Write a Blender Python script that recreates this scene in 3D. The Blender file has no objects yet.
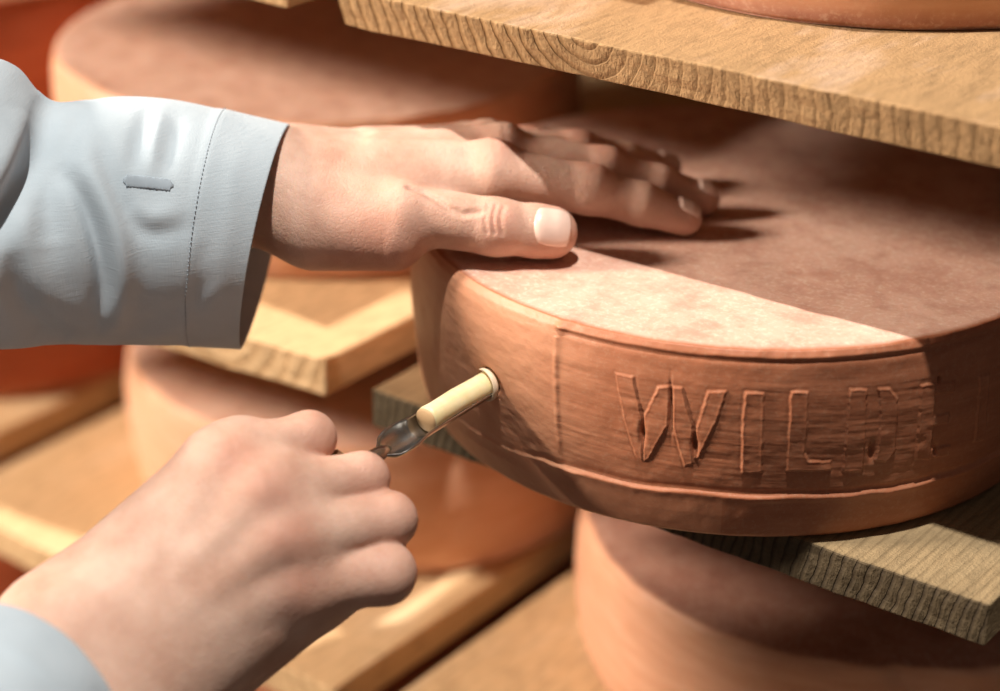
import bpy, math, random
import numpy as np
from mathutils import Matrix, Vector

random.seed(7)
S = bpy.context.scene
COL = S.collection

# ---------------------------------------------------------------- camera model
# origin = axis of the sampled wheel, z = 0 the top of the shelf it lies on,
# Y = along the boards into the rack, X = along the rack.
FPX, PITCH, ROLL = 2120.0, 0.4472, -0.0094
YAW = math.radians(37.3)
CAM = np.array([0.4695, -0.8026, 0.4573])
cY, sY, cP, sP, cR, sR = (math.cos(YAW), math.sin(YAW), math.cos(PITCH), math.sin(PITCH), math.cos(ROLL), math.sin(ROLL))
RIGHT0 = np.array([cY, sY, 0.0]); AHEAD = np.array([-sY, cY, 0.0]); ZUP = np.array([0.0, 0.0, 1.0])
FWD = AHEAD * cP - ZUP * sP
UP0 = AHEAD * sP + ZUP * cP
RIGHT = cR * RIGHT0 - sR * UP0
UP = sR * RIGHT0 + cR * UP0

def P(px, py, depth):
    """a point measured off the photograph, at a stated distance from the camera"""
    return CAM + depth * (FWD + RIGHT * (px - 500) / FPX + UP * (345.5 - py) / FPX)

def proj(p):
    q = np.asarray(p) - CAM
    d = q @ FWD
    return np.stack([500 + FPX * (q @ RIGHT) / d, 345.5 - FPX * (q @ UP) / d], -1)

def unit(v):
    v = np.asarray(v, float); return v / np.linalg.norm(v)

# ---------------------------------------------------------------- object helpers
def mesh_obj(name, verts, faces, mat, parent=None, smooth=True, origin=None):
    v = np.asarray(verts, float)
    o0 = np.zeros(3) if origin is None else np.asarray(origin, float)
    me = bpy.data.meshes.new(name)
    me.from_pydata((v - o0).tolist(), [], [list(map(int, f)) for f in faces])
    me.update()
    if smooth:
        me.polygons.foreach_set('use_smooth', [True] * len(me.polygons))
    if mat: me.materials.append(mat)
    o = bpy.data.objects.new(name, me); COL.objects.link(o)
    o.location = o0
    if parent is not None:
        o.parent = parent
        o.location = o0 - np.array(parent.location)
    return o

def empty(name, loc=(0, 0, 0)):
    o = bpy.data.objects.new(name, None); o.empty_display_size = .02
    o.location = loc; COL.objects.link(o); return o

def tag(o, label=None, cat=None, group=None, kind=None):
    if label: o['label'] = label
    if cat: o['category'] = cat
    if group: o['group'] = group
    if kind: o['kind'] = kind
    return o

def loft(rings, close_u=True, cap0=False, cap1=False):
    """rings: n x m x 3 array"""
    R = np.asarray(rings); n, m, _ = R.shape
    v = R.reshape(-1, 3).tolist(); f = []
    for i in range(n - 1):
        for j in range(m if close_u else m - 1):
            k = (j + 1) % m
            f.append((i * m + j, i * m + k, (i + 1) * m + k, (i + 1) * m + j))
    if cap0:
        c = len(v); v.append(R[0].mean(0).tolist())
        f += [(c, (j + 1) % m, j) for j in range(m)]
    if cap1:
        c = len(v); v.append(R[-1].mean(0).tolist()); b = (n - 1) * m
        f += [(c, b + j, b + (j + 1) % m) for j in range(m)]
    return v, f

def frame(axis, ref):
    a = unit(axis); r = np.asarray(ref, float); u = unit(r - a * (r @ a)); return a, u, np.cross(a, u)

def catmull(pts, n):
    """resample control rows (k x d) smoothly to n rows"""
    p = np.asarray(pts, float); k = len(p)
    t = np.linspace(0, k - 1, n); out = []
    for x in t:
        i = min(int(x), k - 2); u = x - i
        p0, p1, p2, p3 = p[max(i - 1, 0)], p[i], p[i + 1], p[min(i + 2, k - 1)]
        out.append(.5 * ((2 * p1) + (-p0 + p2) * u + (2 * p0 - 5 * p1 + 4 * p2 - p3) * u * u + (-p0 + 3 * p1 - 3 * p2 + p3) * u ** 3))
    return np.array(out)

# smooth lattice noise in numpy (for shapes)
_rs = np.random.RandomState(11)
_perm = _rs.rand(64, 64, 64)
def noise3(p):
    p = np.asarray(p, float); i = np.floor(p).astype(int); f = p - i; f = f * f * (3 - 2 * f)
    def g(a, b, c): return _perm[(i[..., 0] + a) & 63, (i[..., 1] + b) & 63, (i[..., 2] + c) & 63]
    x, y, z = f[..., 0], f[..., 1], f[..., 2]
    r = 0
    for a in (0, 1):
        for b in (0, 1):
            for c in (0, 1):
                r = r + g(a, b, c) * (x if a else 1 - x) * (y if b else 1 - y) * (z if c else 1 - z)
    return r * 2 - 1
def fbm(p, o=3):
    return sum(noise3(np.asarray(p) * 2 ** k + 7.3 * k) / 2 ** k for k in range(o))

# ---------------------------------------------------------------- materials
def new_mat(name):
    m = bpy.data.materials.new(name); m.use_nodes = True
    nt = m.node_tree; b = nt.nodes['Principled BSDF']
    return m, nt, b
def N(nt, t, **kw):
    n = nt.nodes.new(t)
    for k, v in kw.items():
        if k in n.inputs: n.inputs[k].default_value = v
        else: setattr(n, k, v)
    return n
def ramp(nt, stops, src):
    r = nt.nodes.new('ShaderNodeValToRGB')
    while len(r.color_ramp.elements) < len(stops): r.color_ramp.elements.new(.5)
    for e, (p, c) in zip(r.color_ramp.elements, stops):
        e.position = p; e.color = (*c, 1) if len(c) == 3 else c
    nt.links.new(src, r.inputs[0]); return r
def math_n(nt, op, a, b=None):
    n = nt.nodes.new('ShaderNodeMath'); n.operation = op
    for i, x in enumerate((a, b)):
        if x is None: continue
        if isinstance(x, (int, float)): n.inputs[i].default_value = x
        else: nt.links.new(x, n.inputs[i])
    return n.outputs[0]
def mixc(nt, fac, a, b, mode='MIX'):
    n = nt.nodes.new('ShaderNodeMix'); n.data_type = 'RGBA'; n.blend_type = mode
    for s, x in ((n.inputs[0], fac), (n.inputs[6], a), (n.inputs[7], b)):
        if isinstance(x, (int, float)): s.default_value = x
        elif isinstance(x, tuple): s.default_value = (*x, 1)
        else: nt.links.new(x, s)
    return n.outputs[2]
def coords(nt, scale=(1, 1, 1), kind='Object'):
    tc = nt.nodes.new('ShaderNodeTexCoord'); mp = nt.nodes.new('ShaderNodeMapping')
    mp.inputs['Scale'].default_value = scale
    nt.links.new(tc.outputs[kind], mp.inputs['Vector']); return mp.outputs[0]
def noise(nt, vec, scale, detail=4, rough=.55, dist=0):
    n = N(nt, 'ShaderNodeTexNoise'); n.inputs['Scale'].default_value = scale
    n.inputs['Detail'].default_value = detail; n.inputs['Roughness'].default_value = rough; n.inputs['Distortion'].default_value = dist
    nt.links.new(vec, n.inputs['Vector']); return n.outputs['Fac']
def bump(nt, b, h, strength, dist):
    n = N(nt, 'ShaderNodeBump'); n.inputs['Strength'].default_value = strength; n.inputs['Distance'].default_value = dist
    nt.links.new(h, n.inputs['Height']); nt.links.new(n.outputs[0], b.inputs['Normal']); return n

def rind_material(name, face_a, face_b, side_a, side_b, mealy=1.0):
    """washed rind: mealy pale flat faces, darker smeared terracotta side; told apart by the rind's own shape (attribute)"""
    m, nt, b = new_mat(name)
    at = N(nt, 'ShaderNodeAttribute'); at.attribute_name = 'flat_face'
    flat = at.outputs['Fac']
    v = coords(nt)
    big = noise(nt, v, 14, 5, .6)
    fine = noise(nt, v, 420, 3, .7)
    med = noise(nt, v, 75, 4, .6)
    f1 = ramp(nt, [(.30, face_a), (.70, face_b)], big)
    speck = ramp(nt, [(.50, (0, 0, 0)), (.66, (1, 1, 1))], fine)
    spf = math_n(nt, 'MULTIPLY', speck.outputs[0], .55 * mealy)
    f2 = mixc(nt, spf, f1.outputs[0], (.78, .60, .47))
    bl = ramp(nt, [(.44, (0, 0, 0)), (.66, (1, 1, 1))], med)
    blf = math_n(nt, 'MULTIPLY', bl.outputs[0], .5)
    f3 = mixc(nt, blf, f2, tuple(x * y for x, y in zip(face_a, (.72, .58, .54))))
    vs = coords(nt, (1, 1, 7))
    streak = noise(nt, vs, 26, 5, .55)
    s1 = ramp(nt, [(.28, side_a), (.72, side_b)], streak)
    s2 = mixc(nt, math_n(nt, 'MULTIPLY', speck.outputs[0], .10), s1.outputs[0], (.70, .50, .34))
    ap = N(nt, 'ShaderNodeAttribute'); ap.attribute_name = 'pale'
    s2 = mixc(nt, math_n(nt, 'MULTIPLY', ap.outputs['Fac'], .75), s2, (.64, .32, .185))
    col = mixc(nt, flat, s2, f3)
    nt.links.new(col, b.inputs['Base Color'])
    rr = nt.nodes.new('ShaderNodeMapRange'); rr.inputs['To Min'].default_value = .48; rr.inputs['To Max'].default_value = .85
    nt.links.new(flat, rr.inputs['Value']); nt.links.new(rr.outputs[0], b.inputs['Roughness'])
    b.inputs['Specular IOR Level'].default_value = .35
    b.inputs['Subsurface Weight'].default_value = .12
    b.inputs['Subsurface Radius'].default_value = (.006, .002, .001); b.inputs['Subsurface Scale'].default_value = 1.0
    vh = coords(nt, (1, 1, 9))
    hs = noise(nt, vh, 90, 4, .6)
    h = math_n(nt, 'ADD', math_n(nt, 'MULTIPLY', fine, .55), math_n(nt, 'ADD', math_n(nt, 'MULTIPLY', hs, .5), math_n(nt, 'MULTIPLY', med, .6)))
    bump(nt, b, h, .16, .0010)
    return m

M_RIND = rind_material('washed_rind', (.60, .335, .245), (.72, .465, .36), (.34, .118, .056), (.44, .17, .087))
M_RIND2 = rind_material('washed_rind_pale', (.66, .37, .26), (.78, .50, .38), (.68, .34, .195), (.79, .47, .31), .8)
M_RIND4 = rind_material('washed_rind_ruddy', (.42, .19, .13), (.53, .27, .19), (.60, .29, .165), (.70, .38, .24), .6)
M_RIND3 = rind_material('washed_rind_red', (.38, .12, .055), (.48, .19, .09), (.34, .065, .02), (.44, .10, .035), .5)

def wood_material(name, light, dark, wear, ring=150., rough_cut=1.0, wearamt=.5, facering=.14, endtone=1.0, fade_lo=.9):
    """solid wood: growth rings around the pith (the object's origin axis, along Y)"""
    m, nt, b = new_mat(name)
    v = coords(nt)
    warp = noise(nt, coords(nt, (1, .12, 1)), 18, 4, .6)
    sx = N(nt, 'ShaderNodeSeparateXYZ'); nt.links.new(v, sx.inputs[0])
    r2 = math_n(nt, 'ADD', math_n(nt, 'MULTIPLY', sx.outputs[0], sx.outputs[0]), math_n(nt, 'MULTIPLY', sx.outputs[2], sx.outputs[2]))
    r = math_n(nt, 'SQRT', r2)
    rw = math_n(nt, 'ADD', r, math_n(nt, 'MULTIPLY', warp, .012))
    fr = math_n(nt, 'FRACT', math_n(nt, 'MULTIPLY', rw, ring))
    rings = ramp(nt, [(0, (.15,) * 3), (.55, (.0,) * 3), (.84, (.75,) * 3), (.93, (1,) * 3), (1, (.15,) * 3)], fr)
    fade = ramp(nt, [(.30, (fade_lo,) * 3), (.62, (1,) * 3)], math_n(nt, 'ADD', math_n(nt, 'MULTIPLY', sx.outputs[0], -5.0), math_n(nt, 'MULTIPLY', noise(nt, coords(nt, (1, .3, .3)), 7, 2), .9)))
    ringv = math_n(nt, 'MULTIPLY', rings.outputs[0], fade.outputs[0])
    fib = noise(nt, coords(nt, (1, .02, 1)), 900, 3, .6)
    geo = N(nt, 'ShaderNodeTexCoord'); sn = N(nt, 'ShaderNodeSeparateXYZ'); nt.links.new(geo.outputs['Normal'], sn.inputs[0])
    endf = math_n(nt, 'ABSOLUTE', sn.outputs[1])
    fac = math_n(nt, 'ADD', math_n(nt, 'MULTIPLY', ringv, math_n(nt, 'ADD', math_n(nt, 'MULTIPLY', endf, .85 - facering), facering)), math_n(nt, 'MULTIPLY', fib, .34))
    c1 = ramp(nt, [(.0, light), (.95, dark)], fac)
    blot = noise(nt, coords(nt, (1, .35, 1)), 16, 5, .65)
    wf = ramp(nt, [(.50, (0, 0, 0)), (.68, (1, 1, 1))], blot)
    upf = math_n(nt, 'MAXIMUM', sn.outputs[2], 0.0)
    c2 = mixc(nt, math_n(nt, 'MULTIPLY', math_n(nt, 'MULTIPLY', wf.outputs[0], upf), wearamt), c1.outputs[0], wear)
    stain = noise(nt, coords(nt, (1, .5, 1)), 9, 4, .7)
    sf = ramp(nt, [(.52, (0, 0, 0)), (.75, (1, 1, 1))], stain)
    c3 = mixc(nt, math_n(nt, 'MULTIPLY', sf.outputs[0], .35), c2, tuple(.55 * x for x in dark))
    pit = ramp(nt, [(.30, (.62,) * 3), (.55, (1,) * 3)], noise(nt, coords(nt, (1, .22, 1)), 300, 4, .7))
    c3 = mixc(nt, .8, c3, pit.outputs[0], 'MULTIPLY')
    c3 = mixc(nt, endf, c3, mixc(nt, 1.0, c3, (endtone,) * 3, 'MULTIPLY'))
    nt.links.new(c3, b.inputs['Base Color'])
    b.inputs['Roughness'].default_value = .72; b.inputs['Specular IOR Level'].default_value = .25
    gr = noise(nt, coords(nt, (1, 1, .35)), 700, 3, .7)
    h = math_n(nt, 'ADD', math_n(nt, 'MULTIPLY', math_n(nt, 'MULTIPLY', ringv, -1.0), math_n(nt, 'ADD', math_n(nt, 'MULTIPLY', endf, .9 * rough_cut), .18)),
               math_n(nt, 'ADD', math_n(nt, 'MULTIPLY', gr, .7 * rough_cut), math_n(nt, 'MULTIPLY', fib, .35)))
    scuff = noise(nt, coords(nt, (1, .25, 1)), 260, 4, .7)
    h = math_n(nt, 'ADD', h, math_n(nt, 'MULTIPLY', scuff, .9))
    bump(nt, b, h, .55, .0015)
    return m
M_WOOD = wood_material('spruce_board', (.47, .295, .145), (.20, .105, .038), (.66, .48, .36), 150, 2.0, .8, .10, 1.2, .34)
M_WOOD_B = wood_material('spruce_board_warm', (.68, .46, .25), (.45, .26, .115), (.74, .56, .37), 110, .6)
M_WOOD_D = wood_material('board_shaded_end', (.36, .26, .14), (.13, .085, .04), (.46, .36, .21), 200, 1.8, .3, .35, .28)  # shade on the sawn ends is painted in as a darker end tone

def simple(name, col, rough=.5, metal=0, spec=.5):
    m, nt, b = new_mat(name)
    b.inputs['Roughness'].default_value = rough; b.inputs['Metallic'].default_value = metal; b.inputs['Specular IOR Level'].default_value = spec
    v = coords(nt); n = noise(nt, v, 60, 4)
    r = ramp(nt, [(.3, tuple(.88 * x for x in col)), (.7, tuple(min(1, 1.06 * x) for x in col))], n)
    nt.links.new(r.outputs[0], b.inputs['Base Color']); bump(nt, b, noise(nt, v, 300, 2), .12, .0006)
    return m
M_STEEL = simple('brushed_steel', (.42, .41, .39), .27, 1.0)
M_HANDLE = simple('dark_wood_handle', (.16, .08, .04), .4)
M_WALL = simple('dark_cellar_wall', (.022, .015, .012), .9)
M_RACK = simple('rack_timber', (.22, .13, .06), .7)
M_NAIL = simple('fingernail', (.83, .60, .50), .26, 0, .5)
M_CUTRIM = simple('cut_rind_cream', (.86, .70, .50), .5)
M_THREAD = simple('shirt_thread', (.36, .43, .49), .8)
M_RINDEND = simple('rind_end', (.66, .43, .22), .6)

m, nt, b = new_mat('cheese_paste'); M_PASTE = m
v = coords(nt); n = noise(nt, v, 130, 4)
rr = ramp(nt, [(.3, (.86, .72, .36)), (.7, (.92, .82, .52))], n); nt.links.new(rr.outputs[0], b.inputs['Base Color'])
b.inputs['Roughness'].default_value = .42; b.inputs['Subsurface Weight'].default_value = .3
b.inputs['Subsurface Radius'].default_value = (.004, .003, .0015); b.inputs['Subsurface Scale'].default_value = 1
bump(nt, b, noise(nt, v, 260, 3), .3, .0006)

m, nt, b = new_mat('skin'); M_SKIN = m
v = coords(nt); n1 = noise(nt, v, 45, 5, .6); n2 = noise(nt, v, 160, 3, .6)
at = N(nt, 'ShaderNodeAttribute'); at.attribute_name = 'ruddy'
c = ramp(nt, [(.32, (.56, .325, .235)), (.68, (.72, .485, .375))], n1)
c2 = mixc(nt, math_n(nt, 'MULTIPLY', at.outputs['Fac'], .55), c.outputs[0], (.58, .24, .165))
sp = ramp(nt, [(.62, (0, 0, 0)), (.74, (1, 1, 1))], n2)
c3 = mixc(nt, math_n(nt, 'MULTIPLY', sp.outputs[0], .18), c2, (.50, .23, .15))
nt.links.new(c3, b.inputs['Base Color'])
b.inputs['Roughness'].default_value = .56; b.inputs['Specular IOR Level'].default_value = .35
b.inputs['Subsurface Weight'].default_value = .22; b.inputs['Subsurface Radius'].default_value = (.008, .003, .0016); b.inputs['Subsurface Scale'].default_value = .8
vor = N(nt, 'ShaderNodeTexVoronoi'); vor.feature = 'DISTANCE_TO_EDGE'; vor.inputs['Scale'].default_value = 620
nt.links.new(v, vor.inputs['Vector'])
vr = ramp(nt, [(0, (0, 0, 0)), (.12, (1, 1, 1))], vor.outputs[0])
h = math_n(nt, 'ADD', math_n(nt, 'MULTIPLY', vr.outputs[0], .35), math_n(nt, 'ADD', math_n(nt, 'MULTIPLY', n2, .9), math_n(nt, 'MULTIPLY', noise(nt, v, 520, 2), .6)))
bump(nt, b, h, .34, .0009)

m, nt, b = new_mat('shirt_cotton'); M_SHIRT = m
v = coords(nt)
wv = math_n(nt, 'ADD', noise(nt, coords(nt, (1, 1, .08)), 1500, 2), noise(nt, coords(nt, (.08, .08, 1)), 1500, 2))
n1 = noise(nt, v, 30, 4)
c = ramp(nt, [(.3, (.46, .545, .605)), (.7, (.53, .615, .675))], n1); c.color_ramp.interpolation = 'LINEAR'
nt.links.new(c.outputs[0], b.inputs['Base Color'])
b.inputs['Roughness'].default_value = .85; b.inputs['Specular IOR Level'].default_value = .15; b.inputs['Sheen Weight'].default_value = .15
bump(nt, b, wv, .25, .0005)

# ---------------------------------------------------------------- setting
def box(lo, hi):
    x0, y0, z0 = lo; x1, y1, z1 = hi
    v = [(x0, y0, z0), (x1, y0, z0), (x1, y1, z0), (x0, y1, z0), (x0, y0, z1), (x1, y0, z1), (x1, y1, z1), (x0, y1, z1)]
    f = [(0, 3, 2, 1), (4, 5, 6, 7), (0, 1, 5, 4), (1, 2, 6, 5), (2, 3, 7, 6), (3, 0, 4, 7)]
    return v, f
def bevel(o, w, seg=2):
    md = o.modifiers.new('bevel', 'BEVEL'); md.width = w; md.segments = seg; md.limit_method = 'ANGLE'
    return o
LEV = .186                          # rise from one shelf to the next
v, f = box((-2.2, .62, -1.0), (1.6, .72, 1.3)); tag(mesh_obj('wall_back', v, f, M_WALL, smooth=False), kind='structure')
v, f = box((-2.2, -3.4, -1.08), (1.6, .72, -1.0)); tag(mesh_obj('floor', v, f, M_WALL, smooth=False), kind='structure')

# boards: skewed sawn ends, slightly cupped, origin on the pith axis
def board(x0, x1, ztop, th, y0l, y0r, pith, mat, label, y1=.56, y_under=None, group='wide shelf boards of the ripening rack', seed=0):
    nx, ny, nz = 70, 40, 5
    xs = np.linspace(x0, x1, nx); rows = []
    yu = 0 if y_under is None else y_under
    t = np.linspace(0, 1, ny) ** 1.6
    # closed outline of the cross-section for each y station: top, right side, bottom, left side
    prof = [(x, 1.) for x in xs] + [(x1, z) for z in np.linspace(1, 0, nz)[1:-1]] + [(x, 0.) for x in xs[::-1]] + [(x0, z) for z in np.linspace(0, 1, nz)[1:-1]]
    prof = np.array(prof)
    rings = []
    for tt in t:
        u = (prof[:, 0] - x0) / (x1 - x0)
        yb = y0l + (y0r - y0l) * u + yu * (1 - prof[:, 1])
        y = yb + (y1 - yb) * tt
        z = ztop - th * (1 - prof[:, 1])
        rag = fbm(np.stack([prof[:, 0] * 90, y * 6, z * 120 + seed], -1), 2)
        y = y + (.0007 * rag if tt == 0 else 0)
        z = z + .0004 * fbm(np.stack([prof[:, 0] * 30 + seed, y * 9, prof[:, 1]], -1), 2)
        rings.append(np.stack([prof[:, 0], y, z], -1))
    v, f = loft(rings, True, False, True)
    v = np.array(v); m_ = len(prof)
    # sawn end: strips between the top and bottom outline
    top = list(range(nx)); bot = list(range(nx + nz - 2, 2 * nx + nz - 2))[::-1]
    rt = list(range(nx, nx + nz - 2)); lt = list(range(2 * nx + nz - 2, m_))[::-1]
    grid = np.zeros((nz, nx), int); vl = v.tolist()
    for iz in range(nz):
        for ix in range(nx):
            if iz == 0: grid[iz, ix] = top[ix]
            elif iz == nz - 1: grid[iz, ix] = bot[ix]
            elif ix == nx - 1: grid[iz, ix] = rt[iz - 1]
            elif ix == 0: grid[iz, ix] = lt[iz - 1]
            else:
                a = iz / (nz - 1); p = v[top[ix]] * (1 - a) + v[bot[ix]] * a
                p[1] += .0006 * float(fbm(np.array([p[0] * 140, a * 4, seed]), 2))
                grid[iz, ix] = len(vl); vl.append(p.tolist())
    for iz in range(nz - 1):
        for ix in range(nx - 1):
            f.append((grid[iz, ix], grid[iz + 1, ix], grid[iz + 1, ix + 1], grid[iz, ix + 1]))
    o = mesh_obj('shelf_board', vl, f, mat, origin=(pith[0], y0l, pith[1]), smooth=False)
    bevel(o, .0010, 2)
    tag(o, label, 'shelf board', group)
    return o

A_T = .190; B_T = -.0055; D_T = -2 * LEV
board(-.152, .215, A_T, .0185, -.112, -.090, (-.020, A_T + .0015), M_WOOD, 'wide wooden shelf board across the top right with bold growth rings on its sawn end', y_under=.006, seed=1)
board(-.560, -.1885, A_T, .0185, -.104, -.104, (-.36, .21), M_WOOD, 'shelf board whose corner just shows at the top edge, left of the big upper board', seed=2)
board(-.134, .187, B_T, .020, -.113, -.104, (.62, -.11), M_WOOD_D, 'dark shelf board under the lettered cheese, shade painted on its sawn end', seed=3)
board(-.482, -.1725, B_T, .020, -.136, -.103, (-.24, .004), M_WOOD_B, 'pale shelf board behind the cuff with a short sawn end', seed=4)
board(-.860, -.515, B_T, .020, -.112, -.112, (-.7, .03), M_WOOD_B, 'shelf board far left behind the shirt sleeve', seed=5)
board(-.128, .200, -LEV, .020, -.118, -.118, (.03, -.25), M_WOOD_B, 'shelf board at the bottom right carrying the lowest right cheese', seed=6)
board(-.480, -.157, -LEV, .020, -.118, -.121, (-.31, -.26), M_WOOD_B, 'sunlit lower shelf board behind the hand holding the cheese iron', seed=7)
board(-.860, -.517, -LEV, .020, -.112, -.112, (-.7, -.15), M_WOOD_B, 'lower shelf board at the left edge beyond the dark gap', seed=8)
board(-.480, -.157, D_T, .020, -.115, -.115, (-.31, -.45), M_WOOD_B, 'lowest shelf board, deep in shade behind the right wrist', seed=10)
board(-.860, -.517, D_T, .020, -.115, -.115, (-.7, -.45), M_WOOD_B, 'lowest shelf board in shade beyond the left edge', seed=12)

board(-.560, -.020, .376, .0185, -.075, -.075, (-.36, .30), M_WOOD_B, 'added shelf board, unseen above the top edge, shading the gap below', seed=15)  # unseen board, added to stop the sun falling through the gap below

# rack frame far behind the wheels
def rack():
    r = empty('rack_frame', (0, .53, -1.0))
    for x in (-.88, -.499, -.142, .23):
        v, f = box((x - .016, .565, -1.0), (x + .016, .60, .60)); bevel(mesh_obj('post', v, f, M_RACK, r, False, (x, .53, -1.0)), .002)
    for z in (A_T - .0198, B_T - .0213, -LEV - .0213, D_T - .0213, .376 - .0198):
        v, f = box((-.90, .50, z - .035), (.25, .562, z)); bevel(mesh_obj('rail', v, f, M_RACK, r, False, (0, .53, z - .035)), .002)
    tag(r, 'dark timber frame at the back carrying all the shelf boards', 'rack')
rack()

# ---------------------------------------------------------------- cheese wheels
PROF = [(0.0, 0.0), (.60, 0.0), (.930, 0.0), (.972, .0010), (.990, .0055), (1.008, .0150), (1.024, .0300), (1.032, .0440), (1.031, .0600), (1.024, .0740), (1.016, .0810), (1.008, .0845), (.998, .0858), (.975, .0862), (.90, .0862), (.60, .0862), (0, .0862)]
def wheel(c, R, Hs, mat, label, seed, group='washed rind cheeses', hi=False, cat='cheese'):
    nphi = 220
    ph = np.linspace(-np.pi, np.pi, nphi, endpoint=False)
    p = np.array(PROF); p = catmull(p, 90); p[:, 0] = np.clip(p[:, 0], 0, None)
    p[0] = (0, 0); p[-1] = (0, .0862)
    r = p[1:-1, 0] * R; z = p[1:-1, 1] * Hs / .0862
    z = np.clip(z, 0, Hs)
    PH, _ = np.meshgrid(ph, r); Rr = np.repeat(r[:, None], nphi, 1); Z = np.repeat(z[:, None], nphi, 1)
    side = np.clip((Rr / R - .93) / .05, 0, 1)
    q = np.stack([Rr * np.sin(PH) * 22 + seed * 3.1, -Rr * np.cos(PH) * 22, Z * 35], -1)
    Rr = Rr + side * .0011 * fbm(q, 3)
    rim = np.exp(-((Z - Hs * .985) / (.006)) ** 2) * side
    Rr = Rr + rim * .0010 * fbm(q * 3.1 + 9, 2)
    # an occasional nick in the rim
    Rr = Rr - rim * .003 * np.exp(-((PH - (-.32 + .9 * (seed % 3))) / .03) ** 2)
    Z = Z + (1 - side) * (Z > Hs * .5) * .0005 * fbm(q * 1.3, 2)
    V = np.stack([Rr * np.sin(PH), -Rr * np.cos(PH), Z], -1)
    v, f = loft(V, True, True, True)
    v = np.array(v) + np.array(c)
    o = mesh_obj('cheese', v, f, mat, origin=c)
    flat = np.append((1 - np.clip((V[..., 2] > .0) * (np.repeat(r[:, None], nphi, 1) / R - .988) / .014, 0, 1)).ravel(), [1, 1])
    a = o.data.attributes.new('flat_face', 'FLOAT', 'POINT'); a.data.foreach_set('value', flat.astype(np.float32))
    tag(o, label, cat, group)
    return o

wheel((-.336, .078, B_T + .0004), .1490, .091, M_RIND2, 'blurred pale cheese at the upper left, behind the shirt sleeve', 1)
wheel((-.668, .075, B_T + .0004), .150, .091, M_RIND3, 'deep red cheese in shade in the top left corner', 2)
wheel((-.305, .093, -LEV + .0004), .152, .086, M_RIND2, 'cheese on the lower shelf directly behind the hand with the cheese iron', 3)
wheel((.038, .088, -LEV + .0004), .150, .086, M_RIND4, 'cheese at the bottom right, under the dark board', 4)
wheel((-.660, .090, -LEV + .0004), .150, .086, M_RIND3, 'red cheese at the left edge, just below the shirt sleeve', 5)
wheel((.000, .112, A_T + .0004), .147, .086, M_RIND4, 'cheese on the upper shelf board, cut off by the top right corner', 6)
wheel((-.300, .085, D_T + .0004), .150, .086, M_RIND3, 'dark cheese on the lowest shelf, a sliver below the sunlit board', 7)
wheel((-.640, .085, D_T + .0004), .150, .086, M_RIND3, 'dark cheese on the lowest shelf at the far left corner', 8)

# the lettered wheel: fine relief on the face towards the aisle
LET = [
 [(12.43, 69.5), (15.24, 69.5), (16.97, 51.2), (17.19, 30.6), (16.11, 33.3), (14.22, 48.0)],
 [(17.32, 52.4), (19.28, 67.0), (21.16, 67.8), (21.05, 50.4), (18.34, 32.8), (17.41, 30.7)],
 [(21.59, 67.7), (22.89, 68.0), (24.8, 51.3), (25.12, 33.0), (23.87, 31.3), (21.92, 49.7)],
 [(25.51, 51.0), (26.95, 67.6), (29.61, 68.1), (28.48, 55.1), (26.02, 36.6), (25.43, 35.8)],
 [(32.52, 68.4), (35.29, 68.1), (35.79, 30.8), (32.81, 30.5), (32.34, 55.8)],
 [(39.32, 68.8), (41.94, 68.7), (42.17, 40.0), (42.91, 36.1), (46.47, 35.5), (46.49, 31.2), (39.65, 31.7)],
 [(48.38, 68.9), (51.05, 68.2), (51.77, 29.1), (48.54, 30.1)],
 [(52.93, 68.1), (54.86, 67.4), (56.3, 62.0), (56.96, 36.9), (55.74, 32.0), (53.72, 33.9), (54.12, 39.2), (53.59, 59.9)],
 [(60.35, 66.4), (62.84, 65.8), (63.79, 29.1), (61.02, 30.8)],
 [(63.0, 65.7), (66.6, 64.6), (66.6, 60.), (63.0, 60.8)], [(63.3, 50.2), (66.2, 49.8), (66.2, 45.6), (63.3, 46.0)], [(63.7, 34.0), (67.6, 33.0), (67.7, 28.6), (63.8, 29.3)],
 [(71.95, 63.1), (74.02, 62.9), (75.3, 30.1), (72.92, 30.8)],
]
PITS = [(17.14, 44.5, .7, 5.), (25.36, 41.5, .7, 4.5), (21.35, 58., .35, 9.), (53.0, 38.5, .75, 3.8), (64.74, 32.7, .6, 2.4), (63.75, 67.0, .5, 1.5)]
def poly_sd(x, y, poly):
    d = np.full(x.shape, 1e9); s = np.ones(x.shape)
    n = len(poly); j = n - 1
    for i in range(n):
        xi, yi = poly[i]; xj, yj = poly[j]
        ex, ey = xj - xi, yj - yi; wx, wy = x - xi, y - yi
        t = np.clip((wx * ex + wy * ey) / (ex * ex + ey * ey), 0, 1)
        d = np.minimum(d, (wx - ex * t) ** 2 + (wy - ey * t) ** 2)
        c1 = y >= yi; c2 = y < yj; c3 = ex * wy > ey * wx
        s = np.where((c1 & c2 & c3) | (~c1 & ~c2 & ~c3), -s, s)
        j = i
    return s * np.sqrt(d)
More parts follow.
